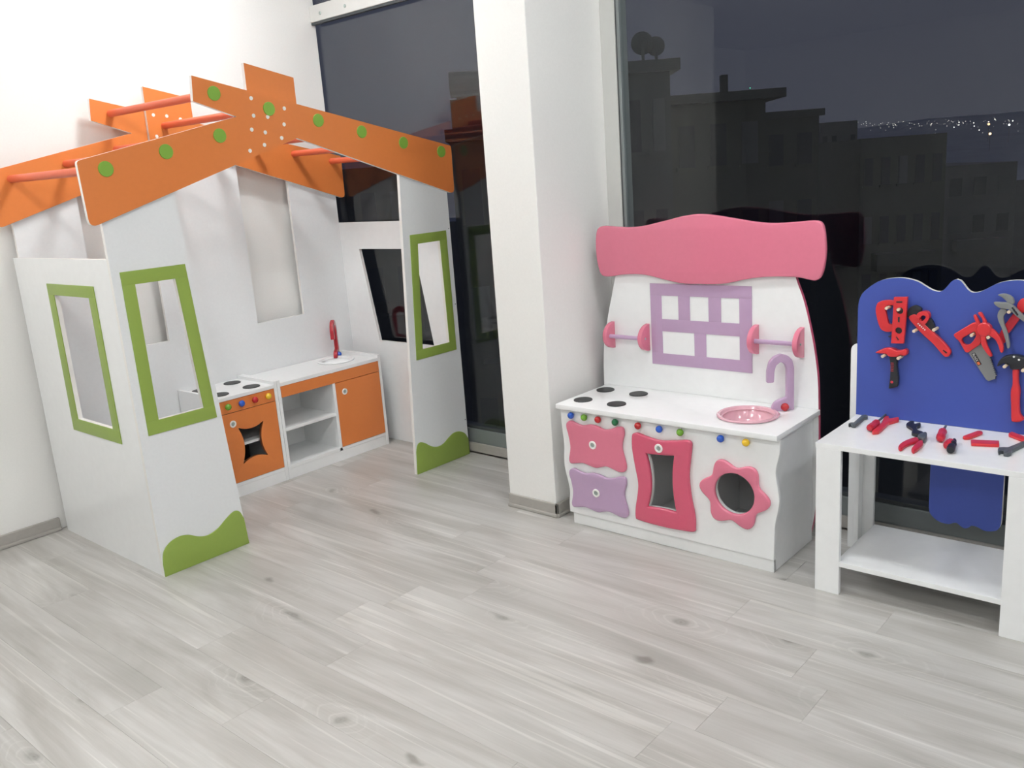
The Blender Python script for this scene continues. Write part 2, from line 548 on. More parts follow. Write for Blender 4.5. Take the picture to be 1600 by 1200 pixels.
# windows: full height panes in grey profiles
def window(name, y0, y1, label, mull):
    e = bpy.data.objects.new(name, None); COL.objects.link(e)
    e['kind'] = 'structure'; e['label'] = label
    box('bottom_rail', XW, 3.42, y0, y1, 0.0, 0.140, ALU, e, bev=0.003)
    box('rail_lip', XW + 0.006, 3.41, y0, y1, 0.140, 0.157, ALUD, e, bev=0.002)
    box('top_rail', XW, 3.42, y0, y1, HC - 0.09, HC, ALU, e, bev=0.003)
    for a, s in ((y0, 1), (y1, -1)):
        q = sorted((a, a + s * 0.076)); box('frame_post', XW + 0.004, 3.42, q[0], q[1], 0.0, HC, JAMB, e, bev=0.003)
        q = sorted((a + s * 0.076, a + s * 0.084)); box('gasket', XW + 0.010, 3.41, q[0], q[1], 0.1, HC, ALUD, e, bev=0.001)
        q = sorted((a + s * 0.084, a + s * 0.098)); box('glazing_bead', XW + 0.006, 3.41, q[0], q[1], 0.1, HC, ALU, e, bev=0.002)
    for a in mull:
        box('mullion', XW, 3.42, a - 0.03, a + 0.03, 0.1, HC - 0.09, ALU, e, bev=0.003)
    ys = [y0] + list(mull) + [y1]
    for a, b in zip(ys, ys[1:]):
        box('pane', 3.362, 3.368, a + 0.02, b - 0.02, 0.10, HC - 0.08, GLASS, e, bev=0)
window('window_1', 2.52, 4.55, 'dark evening window behind the playhouse', [])
window('window_2', YR, 2.335, 'wide dark evening window behind the toy kitchen and workbench', [-0.4])

hb = root('blind_headrail', 'film-wrapped grey headrail high across the window beside the left wall', 'rail', (3.33, 3.44, 2.40))
box('rail_body', 3.316, 3.343, 2.606, 4.298, 2.412, 2.50, FILM, hb, bev=0.004)
box('rail_lip', 3.320, 3.341, 2.606, 4.296, 2.398, 2.412, ALUD, hb, bev=0.002)
for yy in (3.98, 4.20):
    rod('bracket_screw', (3.316, yy, 2.45), (3.311, yy, 2.45), 0.009, STEEL, hb)

# ceiling lamps and added fill lamps
for i, (lx, ly, ls, lc) in enumerate(LAMPS):
    where = ['above the playhouse', 'near the left wall', 'above the toy kitchen', 'in the middle of the room', 'added as fill near the right end of the wide window', 'added as fill near the right wall', 'added as fill at the back of the room', 'added as fill in the back corner by the right wall'][i]
    r = root('ceiling_light', 'round white ceiling drum light ' + where, 'ceiling light', (lx, ly, HC - 0.10), 'ceiling drum lights')
    lathe('lamp_base', [(0, -0.0005), (0.185, -0.0005), (0.185, -0.018), (0.165, -0.020), (0, -0.020)], WEDGE, (lx, ly, HC), r)
    lathe('diffuser', [(0.165, -0.0205), (0.168, -0.035), (0.160, -0.075), (0.135, -0.092), (0.07, -0.099), (0, -0.10)], emit('lamp_glow', lc, ls), (lx, ly, HC), r)

# ================================================================== the playhouse
PH = root('playhouse', 'white open toy playhouse with orange roof beams and green window frames', 'playhouse', (2.41, 3.78, 0))
T = 0.018
YF = 3.323
LF = plate('front_panel', [[(1.5, 0), (1.897, 0), (1.801, 1.56), (1.5, 1.46)], [(1.584, 1.191), (1.586, 0.648), (1.784, 0.648), (1.751, 1.191)]],
           'y', YF, YF + T, [MATTE, WEDGE], PH)
RF = plate('front_panel', [[(2.915, 0), (3.316, 0), (3.316, 1.46), (2.997, 1.56)], [(3.038, 0.65), (3.236, 0.65), (3.232, 1.19), (3.073, 1.19)]],
           'y', YF, YF + T, [MATTE, WEDGE], PH)
def strips(parent, quads, axis, p0, p1, m):
    for q in quads:
        plate('trim_strip', [q], axis, p0, p1, m, parent, bev=0.0006, smooth=30)
def frame4(o, i):
    """o, i: outer / inner corners bl, br, tr, tl -> bottom, top, left, right strips (butt joints)"""
    def at(e0, e1, z):
        t = (z - e0[1]) / (e1[1] - e0[1])
        return (e0[0] + (e1[0] - e0[0]) * t, z)
    lb, rb = at(o[0], o[3], i[0][1]), at(o[1], o[2], i[1][1])
    lt, rt = at(o[0], o[3], i[3][1]), at(o[1], o[2], i[2][1])
    return [[o[0], o[1], rb, lb], [lt, rt, o[2], o[3]], [lb, i[0], i[3], lt], [i[1], rb, rt, i[2]]]
strips(LF, frame4([(1.535, 0.594), (1.837, 0.594), (1.801, 1.243), (1.533, 1.243)], [(1.586, 0.648), (1.784, 0.648), (1.751, 1.191), (1.584, 1.191)]), 'y', YF - 0.004, YF - 0.0002, GREEN)
strips(RF, frame4([(2.989, 0.601), (3.283, 0.601), (3.282, 1.238), (3.026, 1.238)], [(3.038, 0.65), (3.236, 0.65), (3.232, 1.19), (3.073, 1.19)]), 'y', YF - 0.004, YF - 0.0002, GREEN)
def hill(pts):   # smooth only the wavy top
    n = len(pts)
    out = []
    for i in range(n - 1):
        p0, p1, p2, p3 = pts[max(0, i - 1)], pts[i], pts[i + 1], pts[min(n - 1, i + 2)]
        for j in range(6):
            t = j / 6
            out.append(tuple(0.5 * (2 * p1[a] + (p2[a] - p0[a]) * t + (2 * p0[a] - 5 * p1[a] + 4 * p2[a] - p3[a]) * t * t + (3 * p1[a] - p0[a] - 3 * p2[a] + p3[a]) * t ** 3) for a in (0, 1)))
    return out + [pts[-1]]
top = hill([(1.502, 0.055), (1.512, 0.105), (1.545, 0.136), (1.590, 0.146), (1.63, 0.138), (1.67, 0.116), (1.71, 0.106), (1.76, 0.118), (1.805, 0.146), (1.845, 0.166), (1.872, 0.158), (1.889, 0.12)])
plate('hill_trim', [top + [(1.8965, 0.0), (1.502, 0.0)]], 'y', YF - 0.005, YF - 0.0002, GREEN, LF, bev=0.0008)
top = hill([(2.9235, 0.12), (2.935, 0.155), (2.958, 0.166), (2.99, 0.153), (3.03, 0.125), (3.075, 0.109), (3.12, 0.112), (3.165, 0.134), (3.205, 0.150), (3.25, 0.147), (3.29, 0.125), (3.314, 0.085)])
plate('hill_trim', [top + [(3.3145, 0.0), (2.9165, 0.0)]], 'y', YF - 0.005, YF - 0.0002, GREEN, RF, bev=0.0008)
for zz in (1.245, 0.845, 0.20):
    rod('screw', (3.306, YF + 0.001, zz), (3.306, YF - 0.0015, zz), 0.003, TDGR, RF, n=10)

# sides
def yz(l): return l
SL = plate('side_panel', [[(3.341, 0), (4.25, 0), (4.25, 1.295), (3.341, 1.295)], [(3.545, 0.601), (3.545, 1.143), (3.878, 1.143), (3.878, 0.601)]], 'x', 1.5, 1.518, [WHITE, WEDGE], PH)
strips(SL, frame4([(3.489, 0.545), (3.942, 0.545), (3.932, 1.19), (3.49, 1.19)], [(3.545, 0.601), (3.878, 0.601), (3.878, 1.143), (3.545, 1.143)]), 'x', 1.496, 1.4998, GREEN)
SR = plate('side_panel', [[(3.341, 0), (4.25, 0), (4.25, 1.293), (3.341, 1.293)], [(3.51, 0.602), (3.60, 1.14), (4.07, 1.14), (3.972, 0.602)]], 'x', 3.30, 3.318, [WHITE, WEDGE], PH)
# back with two tall slots
BP = plate('back_panel', [[(1.518, 0), (3.30, 0), (3.30, 1.47), (2.977, 1.58), (2.977, 0.80), (2.666, 0.80), (2.666, 1.68), (2.405, 1.765), (2.145, 1.68),
                           (2.145, 0.80), (1.814, 0.80), (1.814, 1.58), (1.518, 1.47)]], 'y', 4.229, 4.247, [MATTE, WEDGE], PH)
# roof beams
CX = 2.4025
def line(a, b, x): return (x, a[1] + (b[1] - a[1]) * (x - a[0]) / (b[0] - a[0]))
def beams(y0, dz, facing):
    rt0, rt1 = (1.943, 1.965 + dz), (3.357, 1.664 + dz)
    rb0, rb1 = (1.934, 1.868 + dz), (3.353, 1.420 + dz)
    R_ = plate('roof_beam', [rounded([rb0, rb1, rt1, rt0], [0.0, 0.035, 0.012, 0.0])], 'y', y0, y0 + T, [ORANGE, WEDGE], PH)
    lt0, lt1 = (1.440, 1.656 + dz), (2.119, 1.8085 + dz)
    lb0, lb1 = (1.446, 1.416 + dz), (2.405, 1.7165 + dz)
    L_ = plate('roof_beam', [rounded([lb0, line(rb0, rb1, 2.4055), line(rb0, rb1, 2.1195), lt0], [0.035, 0, 0, 0.012])], 'y', y0, y0 + T - 0.0006, [ORANGE, WEDGE], PH)
    return L_, R_
FL, FR = beams(3.305, 0.0, -1)
RL, RR = beams(4.211, 0.009, -1)
def gusset(y0, dz):
    return plate('joint_plate', [[(2.192, 1.655 + dz), (2.437, 1.725 + dz), (2.439, 1.974 + dz), (2.199, 2.025 + dz)]], 'y', y0, y0 + T, [ORANGE, WEDGE], PH)
GF = gusset(3.3235, 0.0)
GR = gusset(4.192, 0.006)
DOTS = [(1.541, 1.624), (1.787, 1.679), (2.029, 1.735), (2.030, 1.899), (2.280, 1.841), (2.530, 1.793), (2.772, 1.741), (3.027, 1.686), (3.281, 1.637)]
for i, (dx, dzz) in enumerate(DOTS):
    rod('roof_dowel', (dx, 3.3235, dzz), (dx, 4.2105, dzz + 0.009), 0.0165, ROD, PH)
    lathe('green_cap', [(0, 0), (0.0285, 0), (0.0285, 0.003), (0.0275, 0.0045), (0, 0.0045)], DOT, (dx, 3.3049, dzz), FL if i < 3 else FR, axis='-y')
for sx, sz in [(2.2, 1.883), (2.358, 1.843), (2.201, 1.813), (2.269, 1.808), (2.347, 1.777), (2.183, 1.757), (2.247, 1.745), (2.326, 1.721), (2.235, 1.694), (2.161, 1.672)]:
    lathe('screw_cap', [(0, 0), (0.0085, 0), (0.008, 0.0015), (0, 0.002)], WEDGE, (sx, 3.3049, sz), FR if sz > 1.868 - 0.3155 * (sx - 1.934) else FL, axis='-y', n=16)
for sx, sz in [(2.232, 1.90), (2.300, 1.895), (2.232, 1.80), (2.37, 1.88)]:
    lathe('screw_cap', [(0, 0), (0.0085, 0), (0.008, 0.0015), (0, 0.002)], WEDGE, (sx, 4.1919, sz), GR, axis='-y', n=16)

# ================================================================== orange kitchen units in the playhouse
def ring_handle(parent, loc, axis, r=0.018):
    h = lathe('ring_handle', [(r * .55, 0), (r, 0), (r, 0.002), (r * .93, 0.0035), (r * .60, 0.0035), (r * .55, 0.001)], WEDGE, loc, parent, axis=axis, n=28)
    lathe('handle_cup', [(0, 0.0006), (r * .45, 0.0008), (r * .56, 0.0022), (r * .56, 0)], STEEL, loc, parent, axis=axis, n=24)
    return h
def knob(parent, loc, axis, m, r):
    return lathe('knob', [(0, -0.004), (r * .5, -0.004), (r * .5, 0.001)] + [(r * math.sin(a), 0.001 + r * .85 - r * .85 * math.cos(a) * 1.0) for a in [0.55 + k * (math.pi - 0.55) / 10 for k in range(11)]], m, loc, parent, axis=axis, n=22)
def burner(parent, x, y, z, r):
    return lathe('burner', [(0, 0), (r, 0), (r, 0.003), (r - 0.001, 0.004), (0, 0.004)], BLACK, (x, y, z), parent, n=36)
def basin(parent, x, y, z, r, m, depth=0.055):
    return lathe('basin', [(r * .86, -0.002), (r, 0.0005), (r + 0.006, 0.002), (r + 0.007, 0.006), (r + 0.002, 0.010), (r - 0.006, 0.008), (r * .90, -0.004), (r * .80, -depth * .75), (r * .66, -depth),
                            (0, -depth - 0.001), (0, -depth - 0.003), (r * .70, -depth - 0.003), (r * .84, -depth * .75)], m, (x, y, z), parent, n=48)
TAPO = [(1322, 1185), (1322, 950), (1312, 905), (1288, 879), (1250, 866), (1212, 879), (1186, 908), (1174, 955), (1172, 1022), (1210, 1022), (1213, 960), (1222, 928), (1248, 910), (1270, 925), (1281, 955), (1280, 1112),
        (1240, 1122), (1214, 1136), (1201, 1160), (1203, 1185)]
def tap(parent, loc, d, nrm, m, ballm):
    """flat cane-shaped tap cut from board: d = way the spout points, nrm = side that carries the round valve"""
    k = 0.000703
    pts = [((1322 - x) * k, (1185 - y) * k) for x, y in TAPO]
    me = plate_local([rounded(pts, 0.006, 3)], 0.022, 0.004)
    d = Vector((*d, 0)).normalized()
    nr = d.cross(Vector((0, 0, 1)))
    Mx = Matrix((d, Vector((0, 0, 1)), nr)).transposed().to_4x4()
    Mx.translation = Vector(loc)
    me.transform(Mx)
    t_ = finish('tap', me, [m, m], parent, smooth=50)
    n2 = Vector((*nrm, 0)).normalized()
    c = Vector(loc) + d * 0.038 + Vector((0, 0, 0.016)) + n2 * 0.014
    lathe('tap_valve', ballprof(0.0155), ballm, c, t_, axis=n2, n=20)
    return t_

ST = root('toy_stove', 'orange and white toy stove unit with four round hotplates', 'toy stove', (2.326, 4.05, 0))
YK = 3.885
for a in (2.143, 2.491):
    box('side_wall', a, a + T, YK, 4.226, 0, 0.543, WHITE, ST)
box('bottom_board', 2.161, 2.491, YK + 0.001, 4.20, 0.057, 0.075, WHITE, ST)
box('rear_board', 2.161, 2.491, 4.208, 4.226, 0.0, 0.508, BLACK, ST)
box('shelf', 2.161, 2.491, YK + 0.03, 4.208, 0.250, 0.264, WHITE, ST)
box('kickboard', 2.161, 2.491, YK + 0.002, YK + T, 0, 0.0565, WHITE, ST)
box('worktop', 2.161, 2.491, YK - 0.002, 4.226, 0.508, 0.526, WHITE, ST)
fs = box('fascia', 2.163, 2.489, YK, YK + T, 0.442, 0.506, ORANGE, ST)
for kx, km in ((2.209, KG), (2.286, KB), (2.363, KR), (2.443, KY)):
    knob(fs, (kx, YK, 0.478), '-y', km, 0.0165)
cut = []
cs = [(2.253, 0.357), (2.403, 0.357), (2.403, 0.168), (2.253, 0.163)]
ins = [(2.328, 0.336), (2.377, 0.262), (2.328, 0.187), (2.277, 0.262)]
for i in range(4):
    a, b, c_ = cs[i], ins[i], cs[(i + 1) % 4]
    for j in range(10):
        t = j / 10
        q = (2 * b[0] - (a[0] + c_[0]) / 2, 2 * b[1] - (a[1] + c_[1]) / 2)
        cut.append((a[0] * (1 - t) ** 2 + 2 * q[0] * t * (1 - t) + c_[0] * t * t, a[1] * (1 - t) ** 2 + 2 * q[1] * t * (1 - t) + c_[1] * t * t))
cut = rounded(cut, [0.009 if k % 10 in (0, 1, 9) else 0 for k in range(len(cut))], 3)
sd_ = plate('oven_door', [[(2.163, 0.077), (2.489, 0.077), (2.489, 0.440), (2.163, 0.440)], cut], 'y', YK, YK + T, [ORANGE, mat('brown_edge', (120, 66, 34), 0.5)], ST, bev=0.0008)
ring_handle(sd_, (2.229, YK, 0.383), '-y')
for bx_, by_ in ((2.228, 3.965), (2.410, 3.965), (2.228, 4.150), (2.412, 4.150)):
    burner(ST, bx_, by_, 0.526, 0.044)

SK = root('toy_sink_unit', 'orange and white toy sink unit with open shelves and red tap', 'toy sink', (2.865, 4.05, 0))
for a in (2.511, 3.199):
    box('side_wall', a, a + T, YK, 4.226, 0, 0.543, WHITE, SK)
box('divider', 2.861, 2.879, YK + 0.001, 4.208, 0.057, 0.508, WHITE, SK)
box('bottom_board', 2.529, 3.199, YK + 0.001, 4.208, 0.057, 0.075, WHITE, SK)
box('rear_board', 2.529, 3.199, 4.208, 4.226, 0, 0.508, WHITE, SK)
box('shelf', 2.529, 2.861, YK + 0.004, 4.208, 0.262, 0.278, WHITE, SK)
box('kickboard', 2.529, 3.199, YK + 0.003, YK + T, 0, 0.0565, WHITE, SK)
plate('worktop', [[(2.529, YK - 0.001), (3.199, YK - 0.001), (3.199, 4.226), (2.529, 4.226)], circle(3.035, 4.062, 0.098, 48)], 'z', 0.508, 0.526, WHITE, SK)
box('fascia', 2.530, 3.198, YK - 0.0005, YK + 0.017, 0.447, 0.506, ORANGE, SK)
dr = box('cupboard_door', 2.880, 3.197, YK - 0.0005, YK + 0.017, 0.077, 0.444, ORANGE, SK)
ring_handle(dr, (2.937, YK - 0.0005, 0.386), '-y')
basin(SK, 3.035, 4.062, 0.526, 0.100, WHITE, 0.05)
tap(SK, (3.142, 4.176, 0.526), (-0.757, -0.653), (0.653, -0.757), mat('red_lacquer', (176, 30, 44), 0.25, coat=0.4), KB)

# ================================================================== pink toy kitchen
PK = root('toy_kitchen', 'white and pink toy kitchen with wavy roof board in front of the window', 'toy kitchen', (3.0, 1.765, 0))
EDGEP = mat('pink_edge', (214, 96, 128), 0.3, coat=0.3)
XF = 2.818
# carcass
for y0, y1 in ((1.303, 1.321), (2.206, 2.224)):
    box('side_wall', XF + T, 3.178, y0, y1, 0, 0.522, WHITE, PK)
box('bottom_board', XF + T, 3.178, 1.321, 2.206, 0.052, 0.070, WHITE, PK)
for y0 in (1.615, 1.905):
    box('divider', XF + T, 3.178, y0, y0 + T, 0.07, 0.522, WHITE, PK)
box('kickboard', XF + 0.010, XF + T + 0.008, 1.303, 2.224, 0, 0.051, WHITE, PK)
# front panel with wavy sides
rs = [(1.2745, 0.519), (1.276, 0.47), (1.290, 0.402), (1.284, 0.345), (1.277, 0.292), (1.283, 0.245), (1.293, 0.196), (1.296, 0.13), (1.299, 0.053)]
ls = [(2.2555, 0.519), (2.254, 0.45), (2.247, 0.36), (2.252, 0.30), (2.250, 0.25), (2.236, 0.19), (2.230, 0.15), (2.236, 0.10), (2.236, 0.053)]
outl = hill(rs)[::-1] + hill(ls)
def inset_hole(pts, c, s): return [(c[0] + (y - c[0]) * s, c[1] + (z - c[1]) * s) for y, z in pts]
ovh = [(1.826, 0.388), (1.806, 0.275), (1.826, 0.163), (1.694, 0.166), (1.708, 0.283), (1.697, 0.399)]
ow = []
def arc(a, b, c, n=10):   # quadratic through b
    q = (2 * b[0] - (a[0] + c[0]) / 2, 2 * b[1] - (a[1] + c[1]) / 2)
    return [(a[0] * (1 - j / n) ** 2 + 2 * q[0] * (j / n) * (1 - j / n) + c[0] * (j / n) ** 2, a[1] * (1 - j / n) ** 2 + 2 * q[1] * (j / n) * (1 - j / n) + c[1] * (j / n) ** 2) for j in range(n)]
ow = arc(ovh[0], ovh[1], ovh[2]) + arc(ovh[2], ((ovh[2][0] + ovh[3][0]) / 2, 0.168), ovh[3]) + arc(ovh[3], ovh[4], ovh[5]) + arc(ovh[5], ((ovh[0][0] + ovh[5][0]) / 2, 0.391), ovh[0])
FP = plate('front_panel', [outl, inset_hole(ow, (1.76, 0.277), 1.04), circle(1.446, 0.291, 0.083, 48)], 'x', XF, XF + T, WHITE, PK, bev=0.0015)
# drawers
D1 = [(2.216, 0.462), (2.195, 0.474), (2.165, 0.466), (2.135, 0.461), (2.096, 0.470), (2.060, 0.468), (2.027, 0.459), (1.995, 0.464), (1.955, 0.480), (1.932, 0.477), (1.928, 0.450), (1.938, 0.415), (1.940, 0.385), (1.930, 0.345), (1.924, 0.312),
      (1.933, 0.291), (1.957, 0.286), (1.985, 0.292), (2.018, 0.299), (2.045, 0.293), (2.074, 0.284), (2.105, 0.288), (2.140, 0.294), (2.175, 0.288), (2.206, 0.283), (2.214, 0.300), (2.207, 0.335), (2.204, 0.365), (2.211, 0.410), (2.219, 0.440)]
d1 = plate('drawer_front', [cr(D1, 4)], 'x', XF - 0.016, XF - 0.0003, PINK, PK, bev=0.005, label='pink wavy drawer front')
ring_handle(d1, (XF - 0.016, 2.083, 0.384), '-x')
D2 = [(y + 0.001 - 0.002, 0.178 + (z - 0.383) * 0.925) for y, z in D1]
d2 = plate('drawer_front', [cr(D2, 4)], 'x', XF - 0.016, XF - 0.0003, LILAC, PK, bev=0.005, label='lilac wavy drawer front')
ring_handle(d2, (XF - 0.016, 2.078, 0.173), '-x')
OD = [(1.888, 0.452), (1.878, 0.465), (1.858, 0.467), (1.815, 0.458), (1.757, 0.452), (1.70, 0.460), (1.645, 0.470), (1.626, 0.467), (1.620, 0.450), (1.628, 0.39), (1.635, 0.32), (1.628, 0.24), (1.615, 0.172), (1.613, 0.12), (1.620, 0.100),
      (1.68, 0.094), (1.736, 0.091), (1.81, 0.092), (1.872, 0.096), (1.886, 0.104), (1.884, 0.15), (1.872, 0.21), (1.868, 0.26), (1.880, 0.33), (1.890, 0.40)]
od = plate('oven_door', [cr(OD, 4), ow], 'x', XF - 0.018, XF - 0.0003, ROSE, PK, bev=0.006, label='deep rose oven door with concave window')
ring_handle(od, (XF - 0.018, 1.763, 0.420), '-x')
FLW = [(1.448 + (0.1265 + 0.0165 * math.cos(6 * (a - 0.09))) * math.cos(a), 0.288 + (0.122 + 0.0165 * math.cos(6 * (a - 0.09))) * math.sin(a)) for a in [2 * math.pi * i / 96 for i in range(96)]]
plate('flower_door', [FLW, circle(1.446, 0.291, 0.080, 48)], 'x', XF - 0.018, XF - 0.0003, PINK, PK, bev=0.006, label='pink flower-shaped washing machine door ring')
for ky, km in ((2.192, KB), (2.123, KG), (2.053, KR), (1.968, KD), (1.859, KR), (1.761, KB), (1.669, KG), (1.499, KB), (1.398, KY)):
    knob(PK, (XF, ky, 0.497), '-x', km, 0.0145)
# worktop with sunk basin
ZC = 0.542
plate('worktop', [rounded([(2.793, 1.274), (3.178, 1.274), (3.178, 2.262), (2.793, 2.262)], 0.004, 2), circle(2.985, 1.478, 0.107, 48)], 'z', 0.522, ZC, WHITE, PK, bev=0.001)
basin(PK, 2.985, 1.478, ZC, 0.110, PALEPINK, 0.05)
for bx_, by_ in ((2.897, 2.192), (3.079, 2.203), (3.081, 2.032), (2.902, 2.024)):
    burner(PK, bx_, by_, ZC, 0.040)
tap(PK, (3.140, 1.366, ZC), (-0.71, 0.71), (-0.71, -0.71), LILAC, KR)
# backboard down to the floor, pink edge
rb = [(1.385, 1.10), (1.374, 1.042), (1.342, 0.953), (1.312, 0.828), (1.297, 0.744), (1.287, 0.66), (1.283, 0.554), (1.281, 0.42), (1.284, 0.25), (1.294, 0.108), (1.316, 0.0)]
lb = [(3.55 - y, z) for y, z in rb]
lb = [(2.175, 1.10), (2.192, 1.036), (2.212, 0.967), (2.248, 0.834), (2.267, 0.748), (2.277, 0.66), (2.281, 0.542), (2.283, 0.42), (2.28, 0.25), (2.27, 0.108), (2.25, 0.0)]
BB = plate('backboard', [hill(rb)[::-1] + hill(lb[::-1])[::-1][::-1][::-1]] if False else [hill(rb) + hill(lb[::-1])], 'x', 3.180, 3.198, [WHITE, EDGEP], PK)
RBO = [(2.269, 1.230), (2.256, 1.247), (2.229, 1.254), (2.170, 1.250), (2.106, 1.246), (2.060, 1.248), (2.014, 1.253), (1.955, 1.264), (1.899, 1.275), (1.840, 1.287), (1.773, 1.293), (1.708, 1.288), (1.645, 1.278), (1.583, 1.267), (1.523, 1.257), (1.463, 1.252), (1.415, 1.252), (1.370, 1.254),
       (1.300, 1.258), (1.272, 1.250), (1.261, 1.225), (1.256, 1.188), (1.254, 1.148), (1.257, 1.108), (1.265, 1.070), (1.276, 1.047), (1.296, 1.038), (1.330, 1.044), (1.362, 1.049), (1.420, 1.050), (1.479, 1.048), (1.530, 1.043), (1.578, 1.035), (1.625, 1.024), (1.673, 1.016), (1.725, 1.013),
       (1.779, 1.013), (1.826, 1.012), (1.873, 1.016), (1.930, 1.026), (1.987, 1.038), (2.030, 1.045), (2.069, 1.047), (2.112, 1.046), (2.154, 1.043), (2.195, 1.036), (2.231, 1.034), (2.254, 1.042), (2.265, 1.065), (2.274, 1.10), (2.277, 1.138), (2.276, 1.19)]
plate('roof_board', [cr(RBO, 3)], 'x', 3.158, 3.1795, PINK, PK, bev=0.006)
# lilac window made of strips
def ystrip(y0, y1, z0, z1): return [(y0, z0), (y1, z0), (y1, z1), (y0, z1)]
WT = [ystrip(1.553, 2.017, 0.958, 1.008), ystrip(1.553, 2.017, 0.659, 0.708), ystrip(1.963, 2.017, 0.708, 0.958), ystrip(1.553, 1.606, 0.708, 0.958), ystrip(1.606, 1.963, 0.805, 0.857),
      ystrip(1.828, 1.882, 0.857, 0.958), ystrip(1.687, 1.742, 0.857, 0.958), ystrip(1.756, 1.81, 0.708, 0.805)]
strips(BB, WT, 'x', 3.1765, 3.1798, LILAC)
# towel rails
for ya, yb, zc in ((2.026, 2.207, 0.774), (1.339, 1.523, 0.799)):
    tr = rod('towel_rod', (3.140, ya + 0.01, zc), (3.140, yb + 0.01, zc), 0.009, LILAC, PK)
    for yy in (ya, yb):
        pts = [(3.1795, zc - 0.059)] + [(3.1795 - 0.072 * math.cos(a), zc + 0.059 * math.sin(a)) for a in [-math.pi / 2 * 0.86 + math.pi * 0.86 * i / 18 for i in range(19)]] + [(3.1795, zc + 0.059)]
        hd = plate('rail_holder', [pts], 'y', yy, yy + 0.020, PINK, PK, bev=0.003)
    rod('rail_screw', (3.140, ya + 0.0005, zc), (3.140, ya - 0.0025, zc), 0.005, STEEL, tr, n=12)

# ================================================================== workbench
WB = root('toy_workbench', 'white toy workbench with blue tool board at the right', 'workbench', (2.98, 0.80, 0))
XBF = 2.787
for y0, y1 in ((1.047, 1.131), (0.465, 0.548)):
    box('leg', XBF, XBF + T, y0, y1, 0, 0.525, WHITE, WB)
for y0 in (1.072, 0.435):
    plate('rear_leg', [rounded([(y0, 0), (y0 + 0.095, 0), (y0 + 0.095, 0.807), (y0, 0.807)], [0, 0, 0.03, 0.0])], 'x', 3.189, 3.207, WHITE, WB, bev=0.001)
for y0 in (1.113, 0.466):
    box('leg_side', 3.150, 3.1885, y0, y0 + T, 0, 0.525, WHITE, WB)
box('bench_top', XBF, 3.170, 0.462, 1.134, 0.525, 0.543, WHITE, WB)
box('shelf', XBF + 0.002, 3.170, 0.50, 1.060, 0.105, 0.123, WHITE, WB)
blu = [(1.132, 0.548), (1.132, 0.945), (1.128, 0.972), (1.117, 0.996), (1.097, 1.016), (1.073, 1.034), (1.050, 1.045), (1.018, 1.052), (0.988, 1.054), (0.958, 1.050), (0.932, 1.042), (0.910, 1.029), (0.890, 1.017),
       (0.873, 1.011), (0.858, 1.011), (0.847, 1.018), (0.838, 1.029), (0.829, 1.041), (0.821, 1.049), (0.810, 1.053)]
blu = [(y * 1.0048, z) for y, z in blu]
c0 = blu[-1][0]
h_ = hill(blu[1:])
mir = [(2 * c0 - y, z) for y, z in h_[::-1][1:]]
outl = [(blu[1][0], 0.5435)] + h_ + mir + [(2 * c0 - blu[1][0], 0.5435)]
plate('tool_board', [outl], 'x', 3.1705, 3.1885, [BLUE, WEDGE], WB)
tg = [(0.871, 0.525), (0.871, 0.230), (0.866, 0.208), (0.850, 0.190), (0.828, 0.180), (0.803, 0.179), (0.786, 0.187), (0.775, 0.188), (0.764, 0.180), (0.750, 0.174), (0.737, 0.180), (0.728, 0.189), (0.710, 0.188), (0.690, 0.180), (0.668, 0.181), (0.648, 0.190), (0.639, 0.208), (0.637, 0.23), (0.637, 0.525)]
plate('lower_board', [hill(tg[1:-1]) + [tg[-1], tg[0]]], 'x', 3.1705, 3.1885, [BLUE, WEDGE], WB)
def P(k): return [(a / 1000, b / 1000) for a, b in TO[k]]
PEGS = [(1025, 952), (985, 949), (931, 877), (867, 885), (1033, 780), (980, 777), (750, 874), (700, 870), (644, 957), (593, 949), (647, 777), (594, 769)]
for py, pz in PEGS:
    rod('peg', (3.1703, py / 1000, pz / 1000), (3.126, py / 1000, pz / 1000 + 0.0003), 0.0055, PEG, WB, n=14)

# ---- tools hanging on the board (each hangs on its pegs)
XT = 3.1700
def hang(name, label, cat, base, group='toy tools hanging on the blue board'):
    return root(name, label, cat, base, group)
def tp_(part, key, x0, x1, m, parent, holes=(), sm=0, bev=0.0015, rd=0.0):
    def f(k):
        p = P(k)
        return cr(p, 4) if sm else (rounded(p, rd, 3) if rd else p)
    return plate(part, [f(key)] + [h if isinstance(h, list) else f(h) for h in holes], 'x', x0, x1, m, parent, bev=bev)
t = hang('toy_clamp', 'red D-shaped clamp hanging behind the spirit level', 'toy tool', (XT, 1.03, 0.86))
tp_('clamp_frame', 'clamp', 3.155, 3.1695, TRED, t, ['clamp_h'], rd=0.012)
tp_('clamp_tip', 'clamp_nub', 3.158, 3.166, TBLK, t, bev=0.0005)
t = hang('spirit_level', 'red toy spirit level with two round black vials', 'toy tool', (XT, 0.985, 0.827))
lv = P('lev_c')
tp_('level_body', 'level', 3.138, 3.152, TRED, t, [circle(lv[0][0], lv[0][1], 0.0115, 24), circle(lv[1][0], lv[1][1], 0.0115, 24)], rd=0.002)
for i, (cy, cz) in enumerate(lv):
    plate('vial', [circle(cy, cz, 0.0113, 24)] + ([circle(PEGS[1][0] / 1000, PEGS[1][1] / 1000, 0.0058, 16)] if i == 0 else []), 'x', 3.144, 3.147, TBLK, t)
for k in ('lev_s1', 'lev_s2', 'lev_s3'):
    tp_('slot', k, 3.1368, 3.1379, TBLK, t, bev=0.0002)
t = hang('pipe_wrench', 'red toy pipe wrench with black jaw hanging diagonally', 'toy tool', (XT, 0.89, 0.79))
